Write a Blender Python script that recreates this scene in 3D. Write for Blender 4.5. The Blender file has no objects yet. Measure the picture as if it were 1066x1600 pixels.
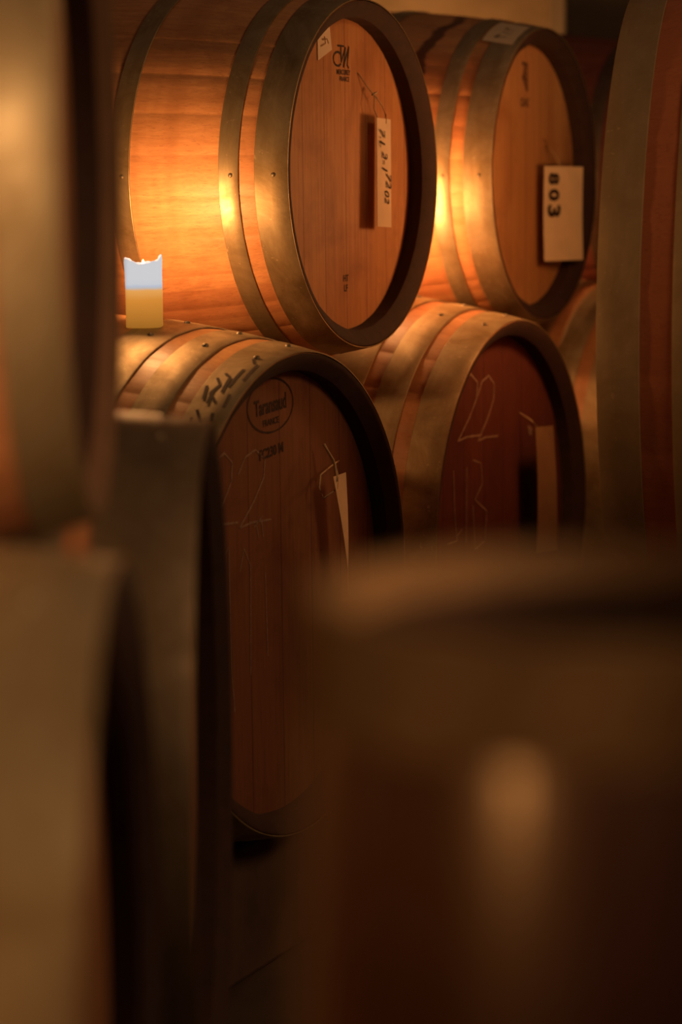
import bpy, bmesh, math, random
from mathutils import Matrix, Vector
PI = math.pi
S = bpy.context.scene
COL = S.collection
random.seed(4)

# ------------------------------------------------------------------ camera
CAM_Z = 1.306
FPX, PITCH, ROLL = 3580.0, 0.139, 0.0115
cam_d = bpy.data.cameras.new('camera')
cam = bpy.data.objects.new('camera', cam_d)
COL.objects.link(cam)
S.camera = cam
cp, sp = math.cos(PITCH), math.sin(PITCH)
Rv, Fv, Uv = Vector((1, 0, 0)), Vector((0, cp, -sp)), Vector((0, sp, cp))
cr, sr = math.cos(ROLL), math.sin(ROLL)
Xc, Yc = Rv * cr - Uv * sr, Rv * sr + Uv * cr
M = Matrix.Identity(4)
for i in range(3):
    M[i][0], M[i][1], M[i][2] = Xc[i], Yc[i], -Fv[i]
M[2][3] = CAM_Z
cam.matrix_world = M
cam_d.sensor_fit = 'VERTICAL'
cam_d.sensor_height = 36.0
cam_d.sensor_width = 24.0
cam_d.lens = FPX * 36.0 / 1600.0
cam_d.clip_start = 0.05
cam_d.dof.use_dof = True
cam_d.dof.focus_distance = 3.95
cam_d.dof.aperture_fstop = 2.3

# ------------------------------------------------------------------ light
S.view_settings.view_transform = 'Standard'
S.view_settings.look = 'None'
S.view_settings.gamma = 1
S.view_settings.exposure = 0.0
W = bpy.data.worlds.new('world')
S.world = W
W.use_nodes = True
W.node_tree.nodes['Background'].inputs[0].default_value = (1.0, 0.50, 0.30, 1)
W.node_tree.nodes['Background'].inputs[1].default_value = 0.045

WARM = (1.0, 0.45, 0.15)
def lamp(name, loc, watts, radius=0.012, color=WARM):
    d = bpy.data.lights.new(name, 'POINT')
    d.energy = watts
    d.shadow_soft_size = radius
    d.color = color
    o = bpy.data.objects.new(name, d)
    o.location = loc
    COL.objects.link(o)
    return o
PH = 0.461                                   # the stack's heads are turned by this much
Q = Vector((math.sin(PH), math.cos(PH), 0))  # along the row of barrels
A = Vector((math.cos(PH), -math.sin(PH), 0)) # out of the heads
T1 = Vector((0.055, 4.199, 1.335)); T2 = T1 + Q * 0.895; T3 = T1 + Q * 1.79
B1 = Vector((-0.063, 3.723, 0.65)); B2 = B1 + Q * 0.937; B3 = B1 + Q * 1.874
CANDLES = [b - A * 0.2575 - Q * 0.06 + Vector((0, 0, 0.438)) for b in (B1, B2, B3)]
CANDLES[2] = B3 - A * 0.60 - Q * 0.10 + Vector((0, 0, 0.446))
CANDLE_W = (6.8, 8.5, 14.0)
for c, w in zip(CANDLES, CANDLE_W):
    lamp('candle_light', c + Vector((0, 0, 0.138)), w, 0.022)
lamp('aisle_lamp', (0.595, 4.43, 1.30), 5.8, 0.06)
lamp('near_lamp', (-0.44, 0.05, 1.02), 10.0, 0.02, (1.0, 0.38, 0.09))
sl = bpy.data.lights.new('fill_spot', 'SPOT'); sl.energy = 220; sl.spot_size = math.radians(23); sl.spot_blend = .7; sl.shadow_soft_size = .20; sl.color = (1.0, 0.55, 0.24)  # added spot to brighten the left barrels' hoops, no such fitting there
slo = bpy.data.objects.new('fill_spot', sl); COL.objects.link(slo); slo.location = (.27, -.25, 1.52)
slo.rotation_euler = (Vector((-.50, 1.75, 1.14)) - slo.location).to_track_quat('-Z', 'Y').to_euler()
lamp('wall_fill', (0.10, 6.60, 1.50), 14.0, 0.05)  # unseen light added behind the stack to brighten the back wall
rl = bpy.data.lights.new('room_fill', 'AREA'); rl.shape = 'DISK'; rl.size = 0.9; rl.energy = 19; rl.color = (1.0, 0.56, 0.26)  # soft fill added from the upper right, no visible source
rlo = bpy.data.objects.new('room_fill', rl); COL.objects.link(rlo); rlo.location = (2.3, 1.8, 2.5)
rlo.rotation_euler = (Vector((0.1, 3.2, 1.1)) - rlo.location).to_track_quat('-Z', 'Y').to_euler()

# ------------------------------------------------------------------ materials
class NT:
    def __init__(s, name):
        s.m = bpy.data.materials.new(name); s.m.use_nodes = True
        s.t = s.m.node_tree; s.t.nodes.clear()
        s.out = s.n('ShaderNodeOutputMaterial'); s.b = s.n('ShaderNodeBsdfPrincipled')
        s.l(s.b.outputs[0], s.out.inputs[0])
    def n(s, k, **kw):
        x = s.t.nodes.new(k)
        for a, v in kw.items(): setattr(x, a, v)
        return x
    def l(s, a, b): s.t.links.new(a, b)
    def put(s, sock, v):
        if isinstance(v, bpy.types.NodeSocket): s.l(v, sock)
        else: sock.default_value = v
    def math(s, op, a, b=0.0, clamp=False):
        x = s.n('ShaderNodeMath', operation=op, use_clamp=clamp)
        s.put(x.inputs[0], a); s.put(x.inputs[1], b); return x.outputs[0]
    def mix(s, f, a, b, bt='MIX'):
        x = s.n('ShaderNodeMix', data_type='RGBA', blend_type=bt)
        s.put(x.inputs[0], f); s.put(x.inputs[6], a); s.put(x.inputs[7], b); return x.outputs[2]
    def coords(s): return s.n('ShaderNodeTexCoord').outputs['Object']
    def mapping(s, v, sc, loc=(0, 0, 0)):
        x = s.n('ShaderNodeMapping'); s.l(v, x.inputs[0]); x.inputs[3].default_value = sc; x.inputs[1].default_value = loc
        return x.outputs[0]
    def noise(s, v, scale, detail=5, rough=.6, dist=0.0):
        x = s.n('ShaderNodeTexNoise'); s.l(v, x.inputs['Vector']); x.inputs['Scale'].default_value = scale
        x.inputs['Detail'].default_value = detail; x.inputs['Roughness'].default_value = rough
        x.inputs['Distortion'].default_value = dist
        return x.outputs[0]
    def ramp(s, f, stops):
        x = s.n('ShaderNodeValToRGB'); s.l(f, x.inputs[0]); e = x.color_ramp.elements
        while len(e) < len(stops): e.new(0.5)
        for el, (p, c) in zip(e, stops):
            el.position = p; el.color = c if len(c) == 4 else (*c, 1)
        return x.outputs[0]
    def white(s, w):
        x = s.n('ShaderNodeTexWhiteNoise', noise_dimensions='1D'); s.l(w, x.inputs['W']); return x.outputs[0]
    def bump(s, h, strength, dist=0.002):
        x = s.n('ShaderNodeBump'); x.inputs['Strength'].default_value = strength; x.inputs['Distance'].default_value = dist
        s.l(h, x.inputs['Height']); s.l(x.outputs[0], s.b.inputs['Normal'])

NST = 30
def wood_staves(name, light, dark, red, seed=0.0, rough=.5, stain=None, redbias=.30):
    t = NT(name); c = t.coords()
    sx = t.n('ShaderNodeSeparateXYZ'); t.l(c, sx.inputs[0])
    ang = t.math('ARCTAN2', sx.outputs[1], sx.outputs[2])
    idx = t.math('FLOOR', t.math('MULTIPLY', t.math('ADD', ang, 7.0), NST / (2 * PI)))
    rnd = t.white(t.math('ADD', idx, seed * 31.7))
    rnd2 = t.white(t.math('ADD', idx, seed * 11.3 + 100.5))
    off = t.n('ShaderNodeCombineXYZ'); t.l(t.math('MULTIPLY', rnd, 9.0), off.inputs[0]); t.l(t.math('MULTIPLY', rnd2, 5.0), off.inputs[1])
    va = t.n('ShaderNodeVectorMath', operation='ADD'); t.l(c, va.inputs[0]); t.l(off.outputs[0], va.inputs[1])
    grain = t.noise(t.mapping(va.outputs[0], (3.0, 60, 60)), 2.2, 6, .62, .4)
    fine = t.noise(t.mapping(va.outputs[0], (9.0, 260, 260)), 2.0, 3, .6)
    col = t.mix(t.ramp(grain, [(.22, (.25, .25, .25)), (.66, (1, 1, 1))]), (*dark, 1), (*light, 1))
    col = t.mix(t.math('MULTIPLY', t.math('GREATER_THAN', rnd2, 1 - redbias), .40), col, (*red, 1))
    col = t.mix(t.math('MULTIPLY', rnd, .22), col, (*dark, 1))
    col = t.mix(t.ramp(fine, [(.30, (.35, .35, .35)), (.46, (0, 0, 0))]), col, (dark[0] * .35, dark[1] * .3, dark[2] * .3, 1))
    blot = t.noise(t.mapping(c, (1, 1, 1), (seed, seed * 2, 0)), 5.0, 5, .65, .6)
    col = t.mix(t.ramp(blot, [(.53, (0, 0, 0)), (.78, (.55, .55, .55))]), col, (dark[0] * .4, dark[1] * .3, dark[2] * .35, 1))
    ringn = t.noise(t.mapping(c, (16, 1.2, 1.2), (seed, 0, 0)), 1.0, 3, .5)
    col = t.mix(t.ramp(ringn, [(.48, (0, 0, 0)), (.70, (.38, .38, .38))]), col, (dark[0] * .7, dark[1] * .6, dark[2] * .6, 1))
    if stain:                      # a run of wine out of the bung, down the flank
        x0, a0, a1, w = stain
        wob = t.noise(t.mapping(c, (0.0, 1, 1), (3.1, .4, .2)), 9.0, 3, .55)
        wob2 = t.noise(t.mapping(c, (1, 1, 1)), 38.0, 4, .6)
        d = t.math('ABSOLUTE', t.math('ADD', t.math('SUBTRACT', sx.outputs[0], x0), t.math('MULTIPLY', t.math('SUBTRACT', wob, .5), .09)))
        d = t.math('ADD', d, t.math('MULTIPLY', t.math('SUBTRACT', wob2, .5), .014))
        m1 = t.math('LESS_THAN', d, w)
        mr = t.n('ShaderNodeMapRange'); mr.interpolation_type = 'SMOOTHSTEP'
        t.l(d, mr.inputs[0]); mr.inputs[1].default_value = w * .6; mr.inputs[2].default_value = w * 1.3; mr.inputs[3].default_value = 1; mr.inputs[4].default_value = 0
        m1 = mr.outputs[0]
        ma = t.math('MULTIPLY', t.math('GREATER_THAN', ang, a0), t.math('LESS_THAN', ang, a1))
        col = t.mix(t.math('MULTIPLY', t.math('MULTIPLY', m1, ma), .82), col, (.045, .012, .010, 1))
    t.l(col, t.b.inputs['Base Color']); t.b.inputs['Roughness'].default_value = rough
    t.b.inputs['Specular IOR Level'].default_value = .35
    t.bump(grain, .12)
    return t.m

def wood_head(name, light, dark, seed=0.0, plank=0.085, rough=.62, scuffs=.5):
    t = NT(name); c = t.coords()
    sx = t.n('ShaderNodeSeparateXYZ'); t.l(c, sx.inputs[0])
    y = t.math('MULTIPLY', t.math('ADD', sx.outputs[1], 5.0 + seed * .013), 1 / plank)
    idx = t.math('FLOOR', y); fr = t.math('FRACT', y)
    rnd = t.white(t.math('ADD', idx, seed * 17.3))
    off = t.n('ShaderNodeCombineXYZ'); t.l(t.math('MULTIPLY', rnd, 7.0), off.inputs[2])
    va = t.n('ShaderNodeVectorMath', operation='ADD'); t.l(c, va.inputs[0]); t.l(off.outputs[0], va.inputs[1])
    grain = t.noise(t.mapping(va.outputs[0], (40, 46, 2.2)), 2.4, 6, .6, .3)
    fine = t.noise(t.mapping(va.outputs[0], (100, 240, 10)), 1.6, 3, .6)
    col = t.mix(t.ramp(grain, [(.24, (.2, .2, .2)), (.70, (1, 1, 1))]), (*dark, 1), (*light, 1))
    col = t.mix(t.math('MULTIPLY', rnd, .45), col, (*dark, 1))
    seam = t.math('LESS_THAN', t.math('ABSOLUTE', t.math('SUBTRACT', fr, .5)), .488)
    col = t.mix(t.math('MULTIPLY', t.math('SUBTRACT', 1.0, seam), .7), col, (dark[0] * .3, dark[1] * .25, dark[2] * .3, 1))
    col = t.mix(t.ramp(fine, [(.33, (.28, .28, .28)), (.45, (0, 0, 0))]), col, (dark[0] * .5, dark[1] * .45, dark[2] * .4, 1))
    cl = t.noise(t.mapping(c, (1, 1, 1), (seed, 0, seed)), 6.0, 4, .6, .5)
    col = t.mix(t.ramp(cl, [(.50, (0, 0, 0)), (.75, (.6, .6, .6))]), col, (dark[0] * .6, dark[1] * .5, dark[2] * .5, 1))
    sc = t.noise(t.mapping(c, (8, 30, 12), (seed * 3, 0, 0)), 3.5, 6, .75, 1.2)
    col = t.mix(t.ramp(sc, [(.64, (0, 0, 0)), (.74, (scuffs, scuffs, scuffs))]), col, (light[0] * 1.25, light[1] * 1.3, light[2] * 1.4, 1))
    t.l(col, t.b.inputs['Base Color']); t.b.inputs['Roughness'].default_value = rough
    t.b.inputs['Specular IOR Level'].default_value = .3
    t.bump(grain, .2)
    return t.m

def steel(name, base=(.50, .40, .24), dirt=(.24, .17, .08), seed=0.0, rough=.40, met=.75):
    t = NT(name); c = t.coords()
    n1 = t.noise(t.mapping(c, (1, 1, 1), (seed, seed, 1)), 9.0, 6, .65, .6)
    n2 = t.noise(t.mapping(c, (30, 4, 4), (seed, 0, 1)), 3.0, 5, .6)
    fl = t.noise(t.mapping(c, (1, 1, 1), (0, seed, 4)), 95.0, 3, .6)
    col = t.mix(t.ramp(n1, [(.34, (0, 0, 0)), (.68, (1, 1, 1))]), (*dirt, 1), (*base, 1))
    col = t.mix(t.ramp(n2, [(.45, (0, 0, 0)), (.75, (.45, .45, .45))]), col, (dirt[0], dirt[1], dirt[2], 1))
    col = t.mix(t.ramp(fl, [(.66, (0, 0, 0)), (.72, (.5, .5, .5))]), col, (base[0] * 1.3, base[1] * 1.3, base[2] * 1.35, 1))
    t.l(col, t.b.inputs['Base Color']); t.b.inputs['Metallic'].default_value = met
    t.l(t.ramp(n1, [(.3, (rough + .16,) * 3), (.7, (rough,) * 3)]), t.b.inputs['Roughness'])
    t.bump(n2, .12, .001)
    return t.m

def plain(name, col, rough=.6, var=.25, scale=30.0, met=0.0):
    t = NT(name); c = t.coords()
    n = t.noise(c, scale, 4, .6)
    k = t.mix(t.ramp(n, [(.3, (0, 0, 0)), (.7, (1, 1, 1))]), (col[0] * (1 - var), col[1] * (1 - var), col[2] * (1 - var), 1), (*col, 1))
    t.l(k, t.b.inputs['Base Color']); t.b.inputs['Roughness'].default_value = rough; t.b.inputs['Metallic'].default_value = met
    return t.m

OAK, OAKD, OAKR = (.66, .34, .15), (.40, .17, .065), (.36, .12, .055)
INK = plain('branding_ink', (.035, .015, .010), .8)
CHALK = plain('chalk', (.36, .23, .16), .95, .5, 160)
PAPER = plain('card_stock', (.78, .62, .42), .8, .12, 14)
STRING = plain('twine', (.55, .38, .20), .9, .3, 200)
RIVET = steel('rivet_steel', (.36, .31, .22), (.10, .07, .04), 2.0, .45)
CHIME = plain('chime_end_grain', (.045, .017, .010), .85, .4, 40)
BEAM = plain('dark_beam', (.13, .075, .045), .8, .4, 12)

# ------------------------------------------------------------------ mesh helpers
def link(name, verts, faces, mat, parent=None, smooth=True):
    me = bpy.data.meshes.new(name)
    me.from_pydata([tuple(v) for v in verts], [], faces); me.validate(); me.update()
    if smooth:
        for p in me.polygons: p.use_smooth = True
    if mat: me.materials.append(mat)
    o = bpy.data.objects.new(name, me); COL.objects.link(o)
    if parent: o.parent = parent
    return o
def tag(o, label=None, cat=None, group=None, kind=None):
    for k, v in (('label', label), ('category', cat), ('group', group), ('kind', kind)):
        if v: o[k] = v
    return o
def empty(name, label, cat, loc=(0, 0, 0), rot=(0, 0, 0), group=None):
    o = bpy.data.objects.new(name, None); COL.objects.link(o)
    o.empty_display_size = .1; o.location = loc; o.rotation_euler = rot
    return tag(o, label, cat, group)
def box_vf(x0, x1, y0, y1, z0, z1):
    v = [(x, y, z) for x in (x0, x1) for y in (y0, y1) for z in (z0, z1)]
    return v, [(0, 1, 3, 2), (4, 6, 7, 5), (0, 4, 5, 1), (2, 3, 7, 6), (0, 2, 6, 4), (1, 5, 7, 3)]
def bevel(o, w, seg=2):
    m = o.modifiers.new('bevel', 'BEVEL'); m.width = w; m.segments = seg; m.limit_method = 'ANGLE'
def tube(pts, r, mat, name, parent=None, n=6):
    V, Fc = [], []
    pts = [Vector(p) for p in pts]
    for i, p in enumerate(pts):
        d = (pts[min(i + 1, len(pts) - 1)] - pts[max(i - 1, 0)]).normalized()
        a = d.orthogonal().normalized(); b = d.cross(a)
        for k in range(n):
            V.append(p + (a * math.cos(2 * PI * k / n) + b * math.sin(2 * PI * k / n)) * r)
    for i in range(len(pts) - 1):
        for k in range(n):
            Fc.append((i * n + k, i * n + (k + 1) % n, (i + 1) * n + (k + 1) % n, (i + 1) * n + k))
    Fc.append(tuple(range(n))[::-1]); Fc.append(tuple((len(pts) - 1) * n + k for k in range(n)))
    return link(name, V, Fc, mat, parent)

# a stroke of ink or chalk lying on a surface: fn maps (u, v) in metres to a point
def strokes(name, lines, w, fn, mat, parent):
    V, Fc = [], []
    for ln in lines:
        P = []
        for i in range(len(ln) - 1):            # resample
            (a, b), (c, d) = ln[i], ln[i + 1]
            k = max(1, int(math.hypot(c - a, d - b) / .006))
            P += [(a + (c - a) * j / k, b + (d - b) * j / k) for j in range(k)]
        P.append(ln[-1])
        base = len(V)
        for i, p in enumerate(P):
            q0, q1 = P[max(i - 1, 0)], P[min(i + 1, len(P) - 1)]
            dx, dy = q1[0] - q0[0], q1[1] - q0[1]; L = math.hypot(dx, dy) or 1
            ww = w * random.uniform(.7, 1.25) / 2
            nx, ny = -dy / L * ww, dx / L * ww
            V.append(fn(p[0] + nx, p[1] + ny)); V.append(fn(p[0] - nx, p[1] - ny))
        for i in range(len(P) - 1):
            k = base + 2 * i
            Fc.append((k, k + 1, k + 3, k + 2))
    return link(name, V, Fc, mat, parent, False)

def text_mesh(name, s, size, fn, mat, parent, rot=0.0, sx=1.0, shear=0.0, bold=0.0, sp=1.0):
    cu = bpy.data.curves.new(name, 'FONT'); cu.body = s; cu.size = size
    cu.align_x = 'CENTER'; cu.align_y = 'CENTER'; cu.offset = bold; cu.space_character = sp; cu.resolution_u = 3
    o = bpy.data.objects.new(name, cu); COL.objects.link(o)
    dg = bpy.context.evaluated_depsgraph_get()
    me = bpy.data.meshes.new_from_object(o.evaluated_get(dg))
    bpy.data.objects.remove(o); bpy.data.curves.remove(cu)
    c, n = math.cos(rot), math.sin(rot)
    for v in me.vertices:
        x, y = v.co.x * sx + v.co.y * shear, v.co.y
        v.co = fn(x * c - y * n, x * n + y * c)
    me.materials.clear(); me.materials.append(mat)
    me.name = name
    r = bpy.data.objects.new(name, me); COL.objects.link(r); r.parent = parent
    return r

# ------------------------------------------------------------------ barrels
def rad(x, L, rh, rb):                    # x runs from 0 (front end) to -L
    u = -x / L
    return rb - (rb - rh) * (2 * u - 1) ** 2

def band(name, x0, x1, L, rh, rb, mat, parent, th=.0028, seg=144):
    V, Fc = [], []
    prof = [(x0, .0005), (x0, th - .0006), (x0 - .0008, th), ((x0 + x1) / 2, th), (x1 + .0008, th), (x1, th - .0006), (x1, .0005)]
    n = len(prof)
    for k in range(seg):
        a = 2 * PI * k / seg
        for x, d in prof:
            r = rad(x, L, rh, rb) + d
            V.append((x, r * math.sin(a), r * math.cos(a)))
    for k in range(seg):
        k2 = (k + 1) % seg
        for j in range(n - 1):
            Fc.append((k * n + j, k * n + j + 1, k2 * n + j + 1, k2 * n + j))
    o = link(name, V, Fc, mat, parent)
    m = o.modifiers.new('edges', 'EDGE_SPLIT'); m.split_angle = math.radians(35)
    return o

def rivet(parent, x, ang, L, rh, rb, r=.006, h=.0045):
    R = rad(x, L, rh, rb) + .0026
    c = Vector((x, R * math.sin(ang), R * math.cos(ang)))
    nz = Vector((0, math.sin(ang), math.cos(ang))); ax = Vector((1, 0, 0)); ay = nz.cross(ax)
    V, Fc = [c + nz * h], []
    for i in (1, 2, 3):
        f = i / 3
        for k in range(10):
            t = 2 * PI * k / 10
            V.append(c + nz * h * math.cos(f * PI / 2) + (ax * math.cos(t) + ay * math.sin(t)) * r * math.sin(f * PI / 2))
    for k in range(10): Fc.append((0, 1 + k, 1 + (k + 1) % 10))
    for i in (0, 1):
        for k in range(10):
            Fc.append((1 + i * 10 + k, 11 + i * 10 + k, 11 + i * 10 + (k + 1) % 10, 1 + i * 10 + (k + 1) % 10))
    return link('rivet', V, Fc, RIVET, parent)

def barrel(label, loc, phi, L, rh, rb, hoops, mats, group, rivets=(-.24, .03), upright=False, recess=.045, name='wine_barrel', bung=True, th=.029, chime=None):
    rot = (0, -PI / 2, 0) if upright else (0, 0, -phi)
    root = empty(name, label, 'barrel', loc, rot, group)
    stv, hd, st = mats
    # staves: outside, chime ends and inner lips
    V, Fc = [], []
    sub = [(.0, -.0008), (.03, 0), (.35, 0), (.65, 0), (.965, 0)]
    na = NST * len(sub)
    N = 22
    prof = []
    prof.append((-recess - .004, rh - th - .001, 1)); prof.append((-.018, rh - th, 1)); prof.append((-.001, rh - .009, 1)); prof.append((0, rh - .001, 1))
    for i in range(1, N): 
        x = -L * i / N; prof.append((x, rad(x, L, rh, rb), 0))
    prof.append((-L, rh - .001, 1)); prof.append((-L + .001, rh - .009, 1)); prof.append((-L + .014, rh - th, 1)); prof.append((-L + recess + .004, rh - th - .001, 1))
    for s in range(NST):
        for f, d in sub:
            a = 2 * PI * (s + f) / NST - 7.0 % (2 * PI / NST) * 0 - PI
            fc = math.cos(PI / NST) / math.cos((f - .5) * 2 * PI / NST)
            for x, r, e in prof:
                rr = (r + d * (0.4 if e else 1)) * (1 - (1 - fc) * .35)
                V.append((x, rr * math.sin(a), rr * math.cos(a)))
    n = len(prof)
    for k in range(na):
        k2 = (k + 1) % na
        for j in range(n - 1): Fc.append((k * n + j, k * n + j + 1, k2 * n + j + 1, k2 * n + j))
    o = link('staves', V, Fc, stv, root)
    o.data.materials.append(chime or CHIME); o.data.materials.append(CHIME)
    for pi, p in enumerate(o.data.polygons):
        j = pi % (n - 1)
        if (j < 3 or j >= n - 4) and not (chime and j < 1): p.material_index = 1
        elif chime and j < 1: p.material_index = 2
    m = o.modifiers.new('edges', 'EDGE_SPLIT'); m.split_angle = math.radians(40)
    # heads
    for nm, x, sgn in (('head', -recess, 1), ('head', -L + recess, -1)):
        V, Fc = [], []
        for dx, r in ((0, 0), (0, rh * .85), (0, rh - th - .0005), (-.012 * sgn, rh - th + .0015)):
            for k in range(96):
                a = 2 * PI * k / 96
                V.append((x + dx, r * math.sin(a), r * math.cos(a)))
        for j in range(3):
            for k in range(96):
                Fc.append((j * 96 + k, (j + 1) * 96 + k, (j + 1) * 96 + (k + 1) % 96, j * 96 + (k + 1) % 96))
        h = link(nm, V, Fc, hd, root, False)
        if sgn == 1: root['_h'] = h.name; front = h
    # hoops, mirrored about the middle
    hp = []
    for i, (a, b) in enumerate(hoops):
        for x0, x1, fr in ((-a, -b, True), (-L + b, -L + a, False)):
            h = band('hoop', x0, x1, L, rh, rb, st, root)
            if fr:
                hp.append(h)
                for ang in rivets:
                    rivet(h, (x0 + x1) / 2 + .004, ang, L, rh, rb, *((.006, .0045) if rh > .35 else (.0042, .0022)))
    if bung:
        V, Fc = [], []
        R = rad(-L / 2, L, rh, rb)
        for z, r in ((R - .01, .027), (R + .014, .025), (R + .018, .021), (R + .018, 0)):
            for k in range(20): V.append((-L / 2 + r * math.cos(2 * PI * k / 20), r * math.sin(2 * PI * k / 20), z))
        for j in range(3):
            for k in range(20): Fc.append((j * 20 + k, j * 20 + (k + 1) % 20, (j + 1) * 20 + (k + 1) % 20, (j + 1) * 20 + k))
        link('bung', V, Fc, plain('bung_rubber', (.20, .13, .09), .7), root)
    del root['_h']
    return root, front, hp

# ------------------------------------------------------------------ the cellar
STONE = plain('cellar_plaster', (.52, .38, .22), .95, .35, 5)
def slab(name, b, mat, kind='structure'):
    v, f = box_vf(*b); return tag(link(name, v, f, mat, None, False), kind=kind)
slab('floor', (-3.2, 3.2, -2.0, 7.4, -.1, 0), plain('cellar_floor', (.07, .045, .03), .9, .4, 6))
slab('wall_back', (-3.2, 3.2, 7.2, 7.4, 0, 3.4), STONE)
slab('wall_left', (-3.3, -3.1, -2.0, 7.2, 0, 3.4), STONE)
slab('wall_right', (3.1, 3.3, -2.0, 7.2, 0, 3.4), STONE)
pl = slab('trim_1', (.62, 1.15, 6.35, 6.75, 0, 3.4), plain('pillar_stone', (.13, .10, .065), .95, .3, 7)); bevel(pl, .02)

GB = 'wine barrels lying in the stack'
HT = [(0.0, .058), (.086, .121), (.285, .322)]
HB = [(0.0, .066), (.096, .152), (.184, .262)]
HF = [(0.0, .105), (.135, .185), (.30, .36)]
LT, LB, RHT, RBT, RHB, RBB = .95, 1.05, .31, .365, .397, .46

m_t1 = (wood_staves('oak_orange', OAK, OAKD, OAKR, 1.0, .45), wood_head('oak_head_orange', (.56, .27, .10), (.36, .145, .05), 1.0), steel('hoop_steel', seed=1.0))
m_t2 = (wood_staves('oak_stained', OAK, OAKD, OAKR, 2.0, .45, stain=(-.175, -1.30, .15, .013)), wood_head('oak_head_pale', (.62, .34, .14), (.42, .19, .07), 2.0), steel('hoop_steel_pale', (.55, .46, .30), (.28, .2, .1), 2.0))
m_t3 = (wood_staves('oak_dark_red', (.22, .07, .04), (.12, .035, .025), (.20, .05, .03), 3.0, .6), wood_head('oak_head_dark', (.25, .12, .06), (.15, .06, .03), 3.0), steel('hoop_steel_dark', (.2, .15, .1), (.1, .06, .04), 3.0))
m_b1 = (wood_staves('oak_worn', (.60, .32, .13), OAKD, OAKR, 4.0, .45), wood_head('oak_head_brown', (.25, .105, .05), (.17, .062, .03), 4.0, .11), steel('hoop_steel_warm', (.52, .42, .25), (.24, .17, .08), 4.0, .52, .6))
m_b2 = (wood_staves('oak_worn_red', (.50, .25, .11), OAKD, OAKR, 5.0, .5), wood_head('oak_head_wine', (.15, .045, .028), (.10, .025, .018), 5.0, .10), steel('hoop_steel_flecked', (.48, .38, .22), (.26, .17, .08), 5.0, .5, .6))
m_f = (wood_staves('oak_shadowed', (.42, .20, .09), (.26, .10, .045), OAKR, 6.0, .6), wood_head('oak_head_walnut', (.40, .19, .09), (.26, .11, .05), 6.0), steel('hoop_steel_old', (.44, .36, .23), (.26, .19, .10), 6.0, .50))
m_f2 = (m_f[0], m_f[1], steel('hoop_steel_shaded', (.30, .23, .15), (.17, .12, .07), 6.5, .5))  # darker copy of the old hoop steel, shade on this barrel put into colour
m_r = (wood_staves('oak_red', (.56, .21, .09), (.42, .14, .06), (.46, .14, .065), 7.0, .6, redbias=.5), m_f[1], steel('hoop_steel_olive', (.48, .36, .21), (.34, .25, .13), 7.0, .6, .4))

t1, h1, hp1 = barrel('orange top tier barrel beside the candle, with a monogram and narrow tag on its head', T1, PH, LT, RHT, RBT, HT, m_t1, GB, (-1.57,))
t2, h2, hp2 = barrel('top tier barrel farther back with a pale card on its head and wine-stained side', T2, PH, LT, RHT, RBT, HT, m_t2, GB, (-1.57,))
t3, h3, hp3 = barrel('dark top tier barrel mostly hidden between the carded barrel and the big cask at right', T3, PH, LT, RHT, RBT, HT, m_t3, GB, (-1.57,))
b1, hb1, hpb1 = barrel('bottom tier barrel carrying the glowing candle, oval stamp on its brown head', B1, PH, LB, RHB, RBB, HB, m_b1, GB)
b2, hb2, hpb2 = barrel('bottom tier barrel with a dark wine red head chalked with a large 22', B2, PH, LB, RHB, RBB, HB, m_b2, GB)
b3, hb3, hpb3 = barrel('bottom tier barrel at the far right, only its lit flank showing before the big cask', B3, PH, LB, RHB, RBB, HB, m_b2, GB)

GF = 'blurred barrels stacked at the left'
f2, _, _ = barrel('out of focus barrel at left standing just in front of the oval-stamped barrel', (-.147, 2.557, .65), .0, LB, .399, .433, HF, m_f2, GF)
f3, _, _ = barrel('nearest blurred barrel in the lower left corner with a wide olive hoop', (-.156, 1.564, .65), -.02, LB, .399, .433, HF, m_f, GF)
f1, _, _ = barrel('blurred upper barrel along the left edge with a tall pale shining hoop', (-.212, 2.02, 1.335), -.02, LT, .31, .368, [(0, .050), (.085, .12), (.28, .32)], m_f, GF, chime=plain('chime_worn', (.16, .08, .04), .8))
rr, _, _ = barrel('big reddish cask at the right edge with broad olive hoops curving upward', (.552, 4.162, 1.078), PI + .258, 1.25, .58, .66, [(0, .070), (.122, .178), (.40, .46)], m_r, None, name='large_cask', bung=False)
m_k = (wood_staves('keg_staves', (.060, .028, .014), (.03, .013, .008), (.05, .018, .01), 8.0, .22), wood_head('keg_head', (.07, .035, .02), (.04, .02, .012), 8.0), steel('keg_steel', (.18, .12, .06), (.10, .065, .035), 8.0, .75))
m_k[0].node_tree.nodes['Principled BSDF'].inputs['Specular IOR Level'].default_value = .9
f4, _, _ = barrel('small dark keg standing upright, very blurred, in the near right foreground, rim on top', (.105, .95, 1.140), 0, .44, .118, .128, [(0, .048)], m_k, None, (), upright=True, name='small_keg', bung=False, recess=.06, th=.014, chime=plain('keg_rim', (.30, .17, .075), .7))

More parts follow.
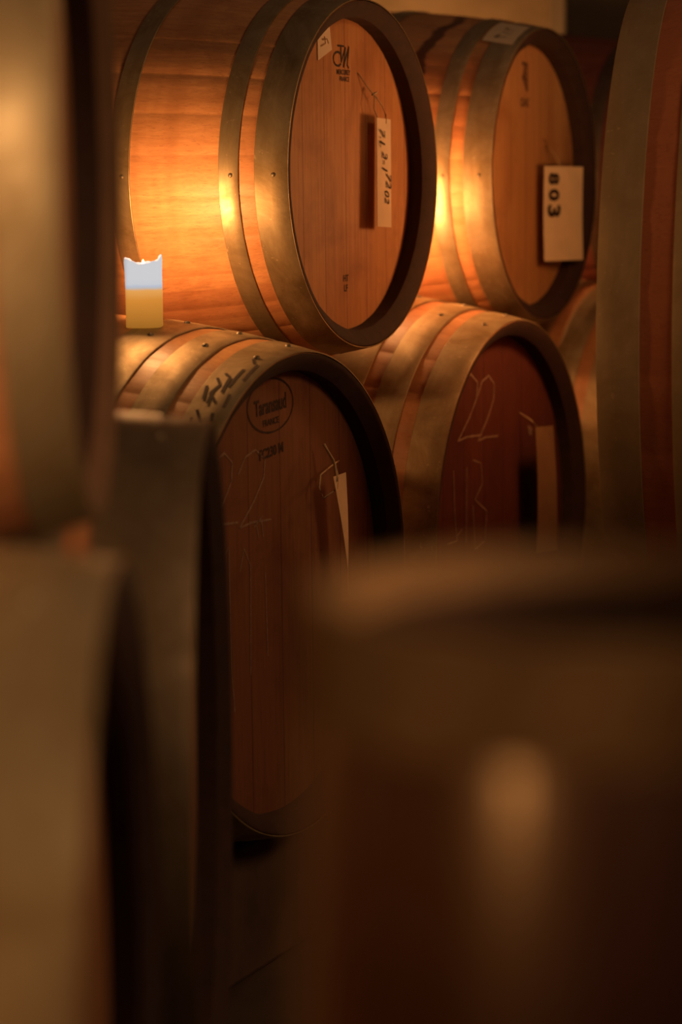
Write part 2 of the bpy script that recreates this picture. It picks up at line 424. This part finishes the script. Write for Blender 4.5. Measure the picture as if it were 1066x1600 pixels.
# supports under the stacks
def beam(a, b, w, h, label):
    a, b = Vector(a), Vector(b); d = (b - a); L = d.length; ang = math.atan2(d.y, d.x)
    v, f = box_vf(0, L, -w / 2, w / 2, 0, h)
    o = link('support_beam', v, f, BEAM, None, False); o.location = a; o.rotation_euler = (0, 0, ang); bevel(o, .008)
    return tag(o, label, 'beam')
z_up = .65 - rad(-.2, LB, RHB, RBB)
for off, nm in ((.14, 'front'), (.86, 'rear')):
    p0 = B1 - A * off - Q * .5; p1 = B3 - A * off + Q * .5
    beam((p0.x, p0.y, 0), (p1.x, p1.y, 0), .12, .65 - rad(-off, LB, RHB, RBB) + .003, 'dark timber beam on the floor under the %s of the candle barrel stack' % nm)
for off, nm in ((.14, 'head'), (.88, 'far')):
    beam((-.15 - off, 1.0, 0), (-.15 - off, 3.1, 0), .12, .65 - rad(-off, LB, .399, .433) + .003, 'dark timber beam on the floor under the %s ends of the blurred left stack' % nm)
v, fcs = [], []
tb = empty('round_table', 'small dark round table under the upright keg', 'table', (.105, .95, 0))
def disc(name, r, z0, z1, parent, n=40):
    V = [(r * math.cos(2 * PI * k / n), r * math.sin(2 * PI * k / n), z) for z in (z0, z1) for k in range(n)]
    F_ = [tuple(range(n))[::-1], tuple(range(n, 2 * n))] + [(k, (k + 1) % n, n + (k + 1) % n, n + k) for k in range(n)]
    o = link(name, V, F_, BEAM, parent, False); bevel(o, .004); return o
disc('table_top', .24, .67, .699, tb); disc('pedestal', .03, .03, .67, tb); disc('base', .16, 0, .03, tb)
def cradle(x, label):
    V, n = [], 24
    R, zc = rad(-x, 1.25, .58, .66) + .004, 1.078
    arc_ = [(R * math.sin(t), -R * math.cos(t)) for t in [(-.75 + 1.5 * k / n) for k in range(n + 1)]]
    ring = [(-.52, -zc), (-.52, arc_[0][1])] + arc_ + [(.52, arc_[-1][1]), (.52, -zc)]
    for dx in (-.05, .05): V += [(-x + dx, y, z) for y, z in ring]
    k = len(ring); Fc = [tuple(range(k))[::-1], tuple(range(k, 2 * k))] + [(i, (i + 1) % k, k + (i + 1) % k, k + i) for i in range(k)]
    o = tag(link('cask_cradle', V, Fc, BEAM, None, False), label, 'cradle')
    o.location = (.552, 4.162, 1.078); o.rotation_euler = (0, 0, -(PI + .258))
cradle(.33, 'dark curved timber cradle under the near end of the big right cask')
cradle(.95, 'dark curved timber cradle under the far end of the big right cask')

# ------------------------------------------------------------------ marks on the heads
def on_head(rec=.045, lift=.0006, y0=0, z0=0):
    return lambda u, v: Vector((-rec + lift, y0 + u, z0 + v))
def arc(cx, cy, rx, ry, a0, a1, n=18):
    return [(cx + rx * math.cos(a0 + (a1 - a0) * i / n), cy + ry * math.sin(a0 + (a1 - a0) * i / n)) for i in range(n + 1)]
# top barrel: monogram of a T crossing a slanted M with a curl, two small lines below
f = on_head(y0=-.006, z0=.212)
mono = [[(-.030, .040), (.008, .040)], [(-.010, .040), (-.008, -.022)], [(-.008, -.022), (.016, .038)], [(.016, .038), (.004, -.040)],
        [(.004, -.040), (.036, .042)], [(.036, .042), (.026, -.030), (.034, -.042)], arc(-.028, -.010, .024, .026, .9, 5.6)]
strokes('monogram', [[(u * .72, v * .47) for u, v in ln] for ln in mono], .0042, f, INK, h1)
text_mesh('stamp_text', 'MERCUREY', .013, on_head(y0=-.004, z0=.184), INK, h1, sx=.86, bold=.0002)
text_mesh('stamp_text', 'FRANCE', .012, on_head(y0=.000, z0=.172), INK, h1, sx=.9, bold=.0002)
text_mesh('stamp_text', 'HT', .017, on_head(y0=-.003, z0=-.187), INK, h1, bold=.0004)
text_mesh('stamp_text', 'LF', .017, on_head(y0=-.003, z0=-.205), INK, h1, bold=.0004)
v = [(-.043, -.107, .201), (-.043, -.052, .222), (-.043, -.060, .262), (-.043, -.108, .250)]
stk = link('sticker', [Vector(p) for p in v] + [Vector(p) - Vector((.0015, 0, 0)) for p in v], [(0, 1, 2, 3), (7, 6, 5, 4), (0, 4, 5, 1), (1, 5, 6, 2), (2, 6, 7, 3), (3, 7, 4, 0)], PAPER, h1, False)
strokes('handwriting', [[(-.098, .226), (-.078, .232), (-.082, .244)], [(-.092, .238), (-.072, .240), (-.066, .232)]], .003, on_head(.0425, .0002), plain('pencil', (.35, .2, .1), .9), h1)
# back top barrel: small faded stamp
f = on_head(y0=-.017, z0=.207)
FADED = plain('faded_ink', (.16, .07, .035), .9)
strokes('monogram', [[(-.016, .032), (.018, .030)], [(.002, .030), (-.006, .002), (.012, -.004)], [(.012, .030), (.016, -.028)], [(-.014, .006), (.006, -.020)], [(.0, .012), (.010, -.026)]], .008, f, FADED, h2)
text_mesh('stamp_text', 'OAK', .026, on_head(y0=-.017, z0=.155), FADED, h2, sx=.9, bold=.001)
text_mesh('stamp_text', 'M', .022, on_head(y0=.11, z0=.06), FADED, h2)
# label pasted over the head hoop of the back barrel
def on_hoop(lift=.0036):
    def g(x, s):                       # x metres behind the front end, s angle
        r = rad(-x, LT, RHT, RBT) + lift
        return Vector((-x, r * math.sin(s), r * math.cos(s)))
    return g
def patch(name, x0, x1, s0, s1, g, mat, parent, n=10):
    V = [g(x0 + (x1 - x0) * i / 3, s0 + (s1 - s0) * j / n) for i in range(4) for j in range(n + 1)]
    Fc = [(i * (n + 1) + j, (i + 1) * (n + 1) + j, (i + 1) * (n + 1) + j + 1, i * (n + 1) + j + 1) for i in range(3) for j in range(n)]
    return link(name, V, Fc, mat, parent)
patch('paper_label', .012, .078, -.56, -.20, on_hoop(.0042), PAPER, hp2[0])
g = on_hoop(.0048)
strokes('handwriting', [[(.028, -.42), (.052, -.40)], [(.030, -.36), (.050, -.35), (.046, -.33)], [(.034, -.47), (.056, -.50), (.050, -.45)]], .005, lambda u, v: g(u, v), INK, hp2[0])
# oval stamp on the candle barrel
oy, oz = -.022, .312
text_stamp = text_mesh('stamp_text', 'Taransaud', .036, on_head(y0=oy, z0=oz), INK, hb1, rot=.06, sx=.74, bold=.0009)
text_mesh('stamp_text', 'FRANCE', .015, on_head(y0=oy, z0=oz - .027), INK, hb1, rot=.05, bold=.0004)
strokes('oval_ring', [arc(oy, oz, .079, .044, 0, 2 * PI, 48)], .0032, on_head(), INK, hb1)
text_mesh('stamp_text', 'FC230 M', .023, on_head(y0=-.022, z0=.236), INK, hb1, rot=.08, sx=1.0, bold=.0008)
# chalk on the candle barrel: a big 22 and long thin scrawl
two = lambda x, y, w, h: [[(x, y + h * .72), (x + w * .25, y + h * .93), (x + w * .62, y + h), (x + w * .95, y + h * .85), (x + w * .9, y + h * .6), (x + w * .55, y + h * .32), (x + w * .15, y + h * .08), (x, y), (x + w * .45, y + h * .03), (x + w * 1.15, y + h * .0)]]
strokes('chalk_writing', two(-.225, .135, .075, .115) + two(-.135, .125, .095, .120), .0035, on_head(), CHALK, hb1)
strokes('chalk_writing', [[(-.185, .085), (-.170, .10), (-.168, -.10), (-.160, -.17)], [(-.205, .03), (-.206, -.06), (-.20, -.14)], [(-.135, .055), (-.12, .09), (-.10, .06), (-.105, -.12)], [(-.05, .04), (-.045, -.10)], [(-.085, .12), (-.055, .135)], [(-.08, .13), (-.07, .10)], [(-.06, .13), (-.055, .10)]], .0022, on_head(), CHALK, hb1)
# chalk 22 and scrawl on the wine red head
strokes('chalk_writing', two(-.195, .175, .105, .125) + two(-.095, .165, .090, .125), .0042, on_head(), CHALK, hb2)
strokes('chalk_writing', [[(-.215, .12), (-.21, .03), (-.20, -.02), (-.245, -.02)], [(-.20, -.01), (-.175, .0)], [(-.12, .13), (-.08, .12), (-.07, .08), (-.11, .05), (-.05, .02), (-.06, -.04), (-.11, -.05), (-.12, .04)], [(-.15, .12), (-.155, -.03)]], .0032, on_head(), CHALK, hb2)
strokes('chalk_writing', [[(.172, .168), (.196, .158)], [(.175, .158), (.192, .150)]], .008, on_head(), CHALK, hb2)
# black marker scribble on the candle barrel's head hoop
def on_b_hoop(x, s):
    r = rad(-x, LB, RHB, RBB) + .0036
    return Vector((-x, r * math.sin(s), r * math.cos(s)))
scr = [[(.012, -.44), (.014, -.30)], [(.013, -.62), (.016, -.54)], [(.026, -.50), (.026, -.36)], [(.020, -.30), (.030, -.26)],
       [(.030, -.60), (.046, -.56), (.040, -.50), (.052, -.46)], [(.034, -.72), (.050, -.66)], [(.040, -.62), (.044, -.54)],
       [(.030, -.54), (.034, -.44), (.046, -.42)], [(.050, -.60), (.058, -.52)], [(.020, -.70), (.024, -.66)], [(.046, -.78), (.052, -.70)]]
def rib(name, lines, w, parent):
    V, Fc = [], []
    for ln in lines:
        for i in range(len(ln) - 1):
            (x0, s0), (x1, s1) = ln[i], ln[i + 1]; k = 6
            dx, ds = x1 - x0, (s1 - s0) * .4; Ln = math.hypot(dx, ds)
            nx, ns = -ds / Ln * w / 2, dx / Ln * w / 2 / .4
            b = len(V)
            for j in range(k + 1):
                x, s = x0 + dx * j / k, s0 + (s1 - s0) * j / k
                V += [on_b_hoop(x + nx, s + ns), on_b_hoop(x - nx, s - ns)]
            Fc += [(b + 2 * j, b + 2 * j + 1, b + 2 * j + 3, b + 2 * j + 2) for j in range(k)]
    return link(name, V, Fc, INK, parent, False)
rib('handwriting', scr, .005, hpb1[0])

# ------------------------------------------------------------------ hanging tags
def card(name, root, quad, mat=PAPER, n=8, th=.0012, bow=.0):
    # quad: top-left, top-right, bottom-left, bottom-right in the root's frame
    tl, tr, bl, br = [Vector(q) for q in quad]
    V = []
    nrm = (tr - tl).cross(bl - tl).normalized()
    for side in (0, 1):
        for i in range(n + 1):
            f = i / n
            for j in range(4):
                g = j / 3
                p = (tl * (1 - g) + tr * g) * (1 - f) + (bl * (1 - g) + br * g) * f
                V.append(p - nrm * (side * th) + nrm * bow * math.sin(PI * f))
    k = (n + 1) * 4; Fc = []
    for s in (0, 1):
        for i in range(n):
            for j in range(3):
                q = [s * k + i * 4 + j, s * k + i * 4 + j + 1, s * k + (i + 1) * 4 + j + 1, s * k + (i + 1) * 4 + j]
                Fc.append(tuple(q if s else q[::-1]))
    for i in range(n):
        for j in (0, 3): Fc.append((i * 4 + j, (i + 1) * 4 + j, k + (i + 1) * 4 + j, k + i * 4 + j))
    for j in range(3):
        for i in (0, n): Fc.append((i * 4 + j, i * 4 + j + 1, k + i * 4 + j + 1, k + i * 4 + j))
    return link(name, V, Fc, mat, root, False)

def local(C, x, y, z): return C + A * x + Q * y + Vector((0, 0, z))
GT = 'paper tags hanging on barrel heads'
tg = empty('hanging_tag', 'narrow handwritten paper tag hanging on the monogrammed top barrel head', 'tag', local(T1, -.022, .115, .101), (0, 0, -PH), GT)
c1 = card('card', tg, [(0, -.029, .004), (0, .031, .002), (.002, -.035, -.195), (.002, .026, -.198)])
fn = lambda u, v: Vector((.0040, u, v))
for tx, sz, du, dv in (('7.L', .031, -.012, -.034), ('2-1', .030, -.002, -.078), ('72', .030, .014, -.112), ('02', .026, .006, -.142)):
    text_mesh('handwriting', tx, sz, lambda u, v, du=du, dv=dv: fn(u + du, v + dv), INK, c1, rot=-PI / 2, shear=.3, bold=.0001)
tube([(-.0225, -.060, .085), (-.012, -.038, .058), (-.006, -.024, .045), (-.004, -.030, .020), (.0, -.014, -.006)], .0012, STRING, 'string', tg)
tube([(-.006, -.024, .045), (-.002, -.004, .030), (.0, .012, .010), (.0015, .010, -.006)], .0012, STRING, 'string', tg)
tube([(-.008, -.029, .046), (-.005, -.016, .050)], .0022, STRING, 'knot', tg)

tg = empty('hanging_card', 'pale rectangular card with three bold characters hanging on the far top barrel head', 'card', local(T2, 0.005, .088, .02), (0, 0, -PH - .24), None)
c2 = card('card', tg, [(0, -.074, 0), (0, .074, -.001), (0, -.073, -.205), (0, .075, -.206)], bow=.002)
fn = lambda u, v: Vector((.0028, u, v))
for i, ch in enumerate('803'):
    text_mesh('handwriting', ch, .050 if i < 2 else .062, lambda u, v, i=i: fn(u - .042, v - .027 - .035 * i), INK, c2, rot=-PI / 2, bold=.0022)
tube([(0, -.004, -.006), (-.02, -.01, .03), (-.05, -.004, .06)], .0012, STRING, 'string', tg)

tg = empty('hanging_tag', 'long twisted blank tag on a string hanging from the oval-stamped barrel head', 'tag', local(B1, 0, .136, .18), (0, 0, -PH), GT)
card('card', tg, [(0, -.024, .001), (0, .024, .003), (.01, .019, -.225), (-.012, .046, -.225)], plain('card_amber', (.74, .52, .30), .8, .12, 14), bow=-.004)
tube([(-.045, .09, .014), (-.03, .04, .014), (-.02, .0, .012), (-.02, -.03, .004), (-.015, -.045, -.015), (-.012, -.035, -.035), (.002, -.012, -.020), (.0, -.004, .0), (-.004, -.012, .028), (-.02, -.016, .055)], .0016, STRING, 'string', tg)
tube([(-.02, -.016, .055), (-.004, -.008, .020), (.002, -.012, -.008)], .0024, STRING, 'knot', tg)

tg = empty('hanging_tag', 'brownish shaded tag hanging on the wine red barrel head', 'tag', local(B2, 0, .148, .172), (0, 0, -PH), GT)
card('card', tg, [(0, -.050, .003), (0, .050, -.003), (.0, -.040, -.26), (.0, .074, -.27)], plain('card_brown', (.30, .17, .085), .85, .2, 14), bow=-.004)
tube([(-.042, -.03, .03), (-.015, -.03, .015), (.001, -.026, -.004)], .0014, STRING, 'string', tg)

# ------------------------------------------------------------------ candles
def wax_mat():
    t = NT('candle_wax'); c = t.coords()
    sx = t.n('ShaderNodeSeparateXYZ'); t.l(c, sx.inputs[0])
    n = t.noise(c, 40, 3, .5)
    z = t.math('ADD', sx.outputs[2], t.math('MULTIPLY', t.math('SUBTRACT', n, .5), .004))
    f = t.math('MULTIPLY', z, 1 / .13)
    em = t.ramp(f, [(.0, (.34, .13, .016)), (.35, (.66, .25, .035)), (.47, (.78, .36, .09)), (.50, (.52, .47, .44)), (.52, (.48, .51, .60)), (.55, (.58, .59, .62)), (.62, (.61, .61, .63)), (1.0, (.61, .60, .61))])  # flame light shining through the wax, painted as emission by height
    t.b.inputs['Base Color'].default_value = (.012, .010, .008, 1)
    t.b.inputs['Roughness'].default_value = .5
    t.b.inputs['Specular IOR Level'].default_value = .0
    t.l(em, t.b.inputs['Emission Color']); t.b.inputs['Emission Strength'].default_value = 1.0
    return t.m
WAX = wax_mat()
FL = NT('candle_flame'); FL.b.inputs['Emission Color'].default_value = (1, .72, .35, 1); FL.b.inputs['Emission Strength'].default_value = 1.6; FLAME = FL.m
WICK = plain('wick_black', (.02, .015, .01), .9)
def candle(loc, label, rot=0.0):
    root = empty('pillar_candle', label, 'candle', loc, (0, 0, rot), 'pillar candles on the bottom barrels')
    n, R = 64, .0305
    def rim(a):        # higher corners, melted dip between them and behind
        return .110 + .007 * max(0, math.cos(a)) ** 6 + .004 * max(0, math.cos(a - PI * .97)) ** 4 - .005 * abs(math.sin(a)) ** 3 + .0012 * math.sin(5 * a + 1) + .0008 * math.sin(11 * a)
    V, Fc = [], []
    rows = [(0, 0, 0), (1, .0, 0), (1, .004, 0), (1, .25, 1), (1, .5, 1), (1, .75, 1), (1.0, .94, 1), (.985, 1.0, 1), (.93, 1.005, 1), (.86, .985, 1), (.82, .90, 1), (.80, .80, 1), (0, .78, 1)]
    for rr_, h, m in rows:
        for k in range(n):
            a = 2 * PI * k / n
            w = 1 + .012 * math.sin(3 * a + h * 4) * (h > .05)
            if h > .93 and rr_ > .9: w += .03 * max(0, math.cos(a - PI)) ** 8 + .03 * max(0, math.cos(a)) ** 10
            zz = (h * rim(a)) if m else h
            V.append((R * rr_ * w * math.cos(a), R * rr_ * w * math.sin(a), zz))
    for j in range(len(rows) - 1):
        for k in range(n):
            Fc.append((j * n + k, j * n + (k + 1) % n, (j + 1) * n + (k + 1) % n, (j + 1) * n + k))
    link('wax_body', V, Fc, WAX, root)
    tube([(0, 0, .084), (.0008, .0005, .092), (.0022, .001, .098)], .0011, WICK, 'wick', root)
    V, Fc = [], []
    prof = [(0, .093), (.0022, .095), (.0035, .099), (.0030, .104), (.0014, .1085), (0, .111)]
    for r, z in prof:
        for k in range(12): V.append((r * math.cos(PI * k / 6), r * math.sin(PI * k / 6), z))
    for j in range(5):
        for k in range(12): Fc.append((j * 12 + k, j * 12 + (k + 1) % 12, (j + 1) * 12 + (k + 1) % 12, (j + 1) * 12 + k))
    link('flame', V, Fc, FLAME, root)
    return root
candle(CANDLES[0], 'lit white pillar candle glowing on the oval-stamped bottom barrel', .1)
candle(CANDLES[1], 'lit pillar candle on the 22-chalked barrel, hidden behind the monogrammed barrel', 2.0)
candle(CANDLES[2], 'lit pillar candle on the far right bottom barrel, hidden behind the carded barrel', 4.0)
